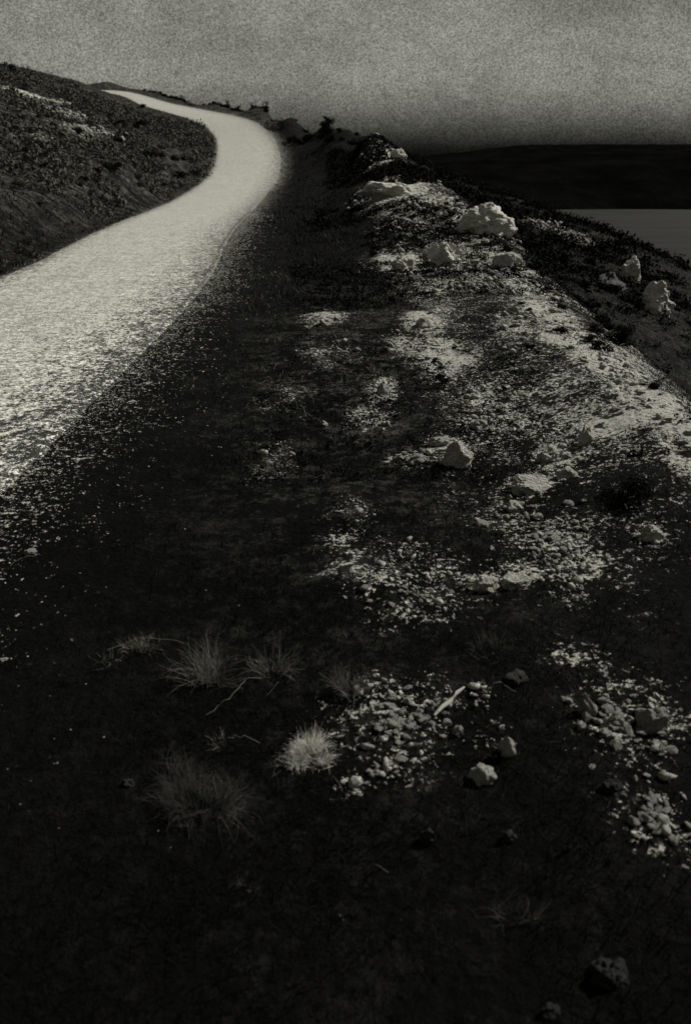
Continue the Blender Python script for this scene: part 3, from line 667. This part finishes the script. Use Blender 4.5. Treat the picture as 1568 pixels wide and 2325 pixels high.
for m_ in SM: m_.materials.append(M_wood)
def shrub(p, s, mesh, lab, grp=None, stems=True, zs=.8):
    o = bpy.data.objects.new('shrub', None); C.objects.link(o); o.location = p; o.rotation_euler = (0, 0, random.uniform(0, 6.28)); o.scale = (s, s * random.uniform(.8, 1.1), s * zs)
    tag(o, lab, 'shrub', grp)
    f = bpy.data.objects.new('foliage', mesh); C.objects.link(f); f.parent = o
    if stems: g_ = bpy.data.objects.new('stem', random.choice(SM)); C.objects.link(g_); g_.parent = o
    return o
def shrub_at(px, py, wpx, hpx, lab, grp=None, mesh=None, t=None, stems=True):
    if t: p = np.array(at(px, py, t)); p[2] = H(p[0], p[1])[0]
    else: p, t = hitz(px, py)
    s = wpx * t / F * .5
    return shrub((p[0], p[1], p[2] - .02 * s), s, mesh or random.choice(SH), lab, grp, stems, hpx / wpx * 1.5)
shrub_at(1425, 1140, 190, 85, 'added dark foliage standing in for the shaded hollow near the right edge under the pale rim', mesh=shrub_mesh(77, 5200, .03)).children[0].data.materials.append(M_leaf)  # foliage added to darken the hollow, which holds only shade
sky_b = [(24, 168, 44, 22, 60, 'dark shrub on the skyline at the far left corner'), (745, 285, 40, 22, 58, 'shrub on the skyline where the right verge mass begins to fall'), (415, 232, 22, 12, 99, 'tiny bush on the far road verge, leftmost of the skyline bushes'), (515, 247, 26, 16, 86, 'small bush on the skyline left of the road bend top'), (540, 250, 22, 15, 83, 'small pointed bush second along the skyline before the bend'),
 (575, 254, 24, 20, 79, 'pointed bush standing highest on the skyline over the road'), (603, 257, 30, 20, 76, 'bush at the right end of the pointed skyline row'), (635, 266, 30, 16, 70, 'low dark bush where the skyline thickens above the bend')]
for (px, py, ww, hh, t, lab) in sky_b: shrub_at(px, py + 4, ww, hh, lab, t=t, mesh=random.choice(SHt))
for px, yy, t in [(330 + i * 11 + random.uniform(-3, 3), 0, 0) for i in range(32)]:
    yy = float(np.interp(px, [320, 400, 500, 600, 700], [206, 226, 240, 254, 272])); t = float(np.interp(px, [320, 400, 500, 600, 700], [113, 99, 86, 75, 62]))
    shrub_at(px, yy, random.uniform(14, 24), random.uniform(6, 11), 'low dark bush in the row edging the outer side of the far road', 'row of low bushes along the far road', mesh=random.choice(SH), t=t, stems=False)
def many(n_, poly, wr, asp, lab, grp, meshes, stems=False):
    x0, y0, x1, y1 = poly
    for i in range(n_):
        px, py = random.uniform(x0, x1), random.uniform(y0, y1); p, t = hitz(px, py)
        rd, sg = bil(RD, p[0], p[1])[0], 0
        if rd < .5: continue
        w_ = random.uniform(*wr) ; shrub_at(px, py, w_, w_ * asp * random.uniform(.7, 1.2), lab, grp, random.choice(meshes), stems=stems)
many(45, (30, 185, 300, 300), (8, 30), .5, 'dark scrub bush high on the left hillside', 'scrub high on the left hillside', SH2)
many(75, (30, 280, 450, 440), (10, 44), .55, 'dark scrub bush across the middle of the left hillside', 'scrub across the left hillside', SH + SH2)
many(26, (30, 400, 260, 560), (14, 50), .45, 'low scrub bush at the foot of the left hillside above the road edge', 'scrub above the road edge', SH2)
many(16, (240, 225, 420, 300), (14, 30), .5, 'small scrub bush on the inner bank below the far stretch of road', 'scrub on the inner bank', SH)
many(28, (660, 275, 830, 330), (18, 40), .6, 'dark bush on the verge mass outside the road bend', 'bushes outside the road bend', SH)
many(28, (1150, 480, 1560, 620), (16, 50), .6, 'bush on the lower slope beyond the brow', 'bushes on the lower slope', SH)
many(14, (1250, 620, 1550, 800), (40, 80), .5, 'dark bush in the hollow of the lower slope', 'bushes in the hollow', SH)
many(20, (930, 400, 1300, 520), (18, 36), .5, 'small bush scattered among the rocks near the brow', 'bushes among the brow rocks', SH)
many(34, (820, 380, 1300, 900), (10, 34), .45, 'low dark cushion shrub between pale stones on the verge', 'cushion shrubs on the verge', SH)
# low scrub and heath covering the slopes between the bushes
def heath(n_, x0, x1, y0, y1, size, nl, mat, lab, keepf, nm, lf=.2):
    Y_ = y0 + (y1 - y0) * rng.random(n_ * 3) ** 1.3; X_ = rng.uniform(x0, x1, n_ * 3); rd = bil(RD, X_, Y_)
    dn = fbm(X_ / 3.0, Y_ / 4.0, 4, 123); k_ = (rd > .35) & keepf(X_, Y_, rd) & (dn > -.15); X_, Y_ = X_[k_][:n_], Y_[k_][:n_]; m_ = len(X_)
    D_ = np.hypot(X_, Y_); s0 = size * (.4 + 1.3 * rng.random(m_) ** 2) * np.clip(D_ / 20, .3, 1.6); Z_ = H(X_, Y_)
    P_ = np.repeat(np.c_[X_, Y_, Z_], nl, 0); s1 = np.repeat(s0, nl)[:, None]; q = len(P_)
    d = rng.normal(0, 1, (q, 3)) * (1, 1, .5); d /= np.linalg.norm(d, axis=1)[:, None]; d[:, 2] = np.abs(d[:, 2])
    P_ = P_ + d * s1 * rng.random((q, 1)) ** .5; ax = rng.normal(0, 1, (q, 3)); ax /= np.linalg.norm(ax, axis=1)[:, None]
    bx = np.cross(ax, rng.normal(0, 1, (q, 3))); bx /= np.linalg.norm(bx, axis=1)[:, None]; l = s1 * lf * rng.uniform(.6, 1.5, (q, 1))
    V_ = np.stack([P_ - ax * l, P_ + bx * l * .5, P_ + ax * l, P_ - bx * l * .5], 1).reshape(-1, 3)
    tag(link(nm, mesh_np(nm, V_, np.arange(q * 4).reshape(-1, 4)), mat), lab, 'scrub', kind='stuff')
M_heath = leaf_mat('heath leaves', .015, .13)
heath(5800, -34, -5.2, 6, 75, .26, 60, M_heath, 'rough low heath covering the left hillside', lambda x, y, rd: (x < -4) & (bil(ST, x, y) < .28), 'heath', .13)
heath(4000, 3.0, 22, 7, 60, .20, 40, M_leaf, 'dark rough heath covering the lower slope beyond the brow', lambda x, y, rd: x > 3.1 + .02 * y, 'heath', .15)
heath(8000, -.9, 4.0, 4.0, 50, .11, 18, M_leaf, 'small dark cushions of heath between the pale stones of the verge', lambda x, y, rd: (rd > 1.2), 'heath')
# far row of hedges at the foot of the mountain is too small to tell apart: part of the mountain's woodland
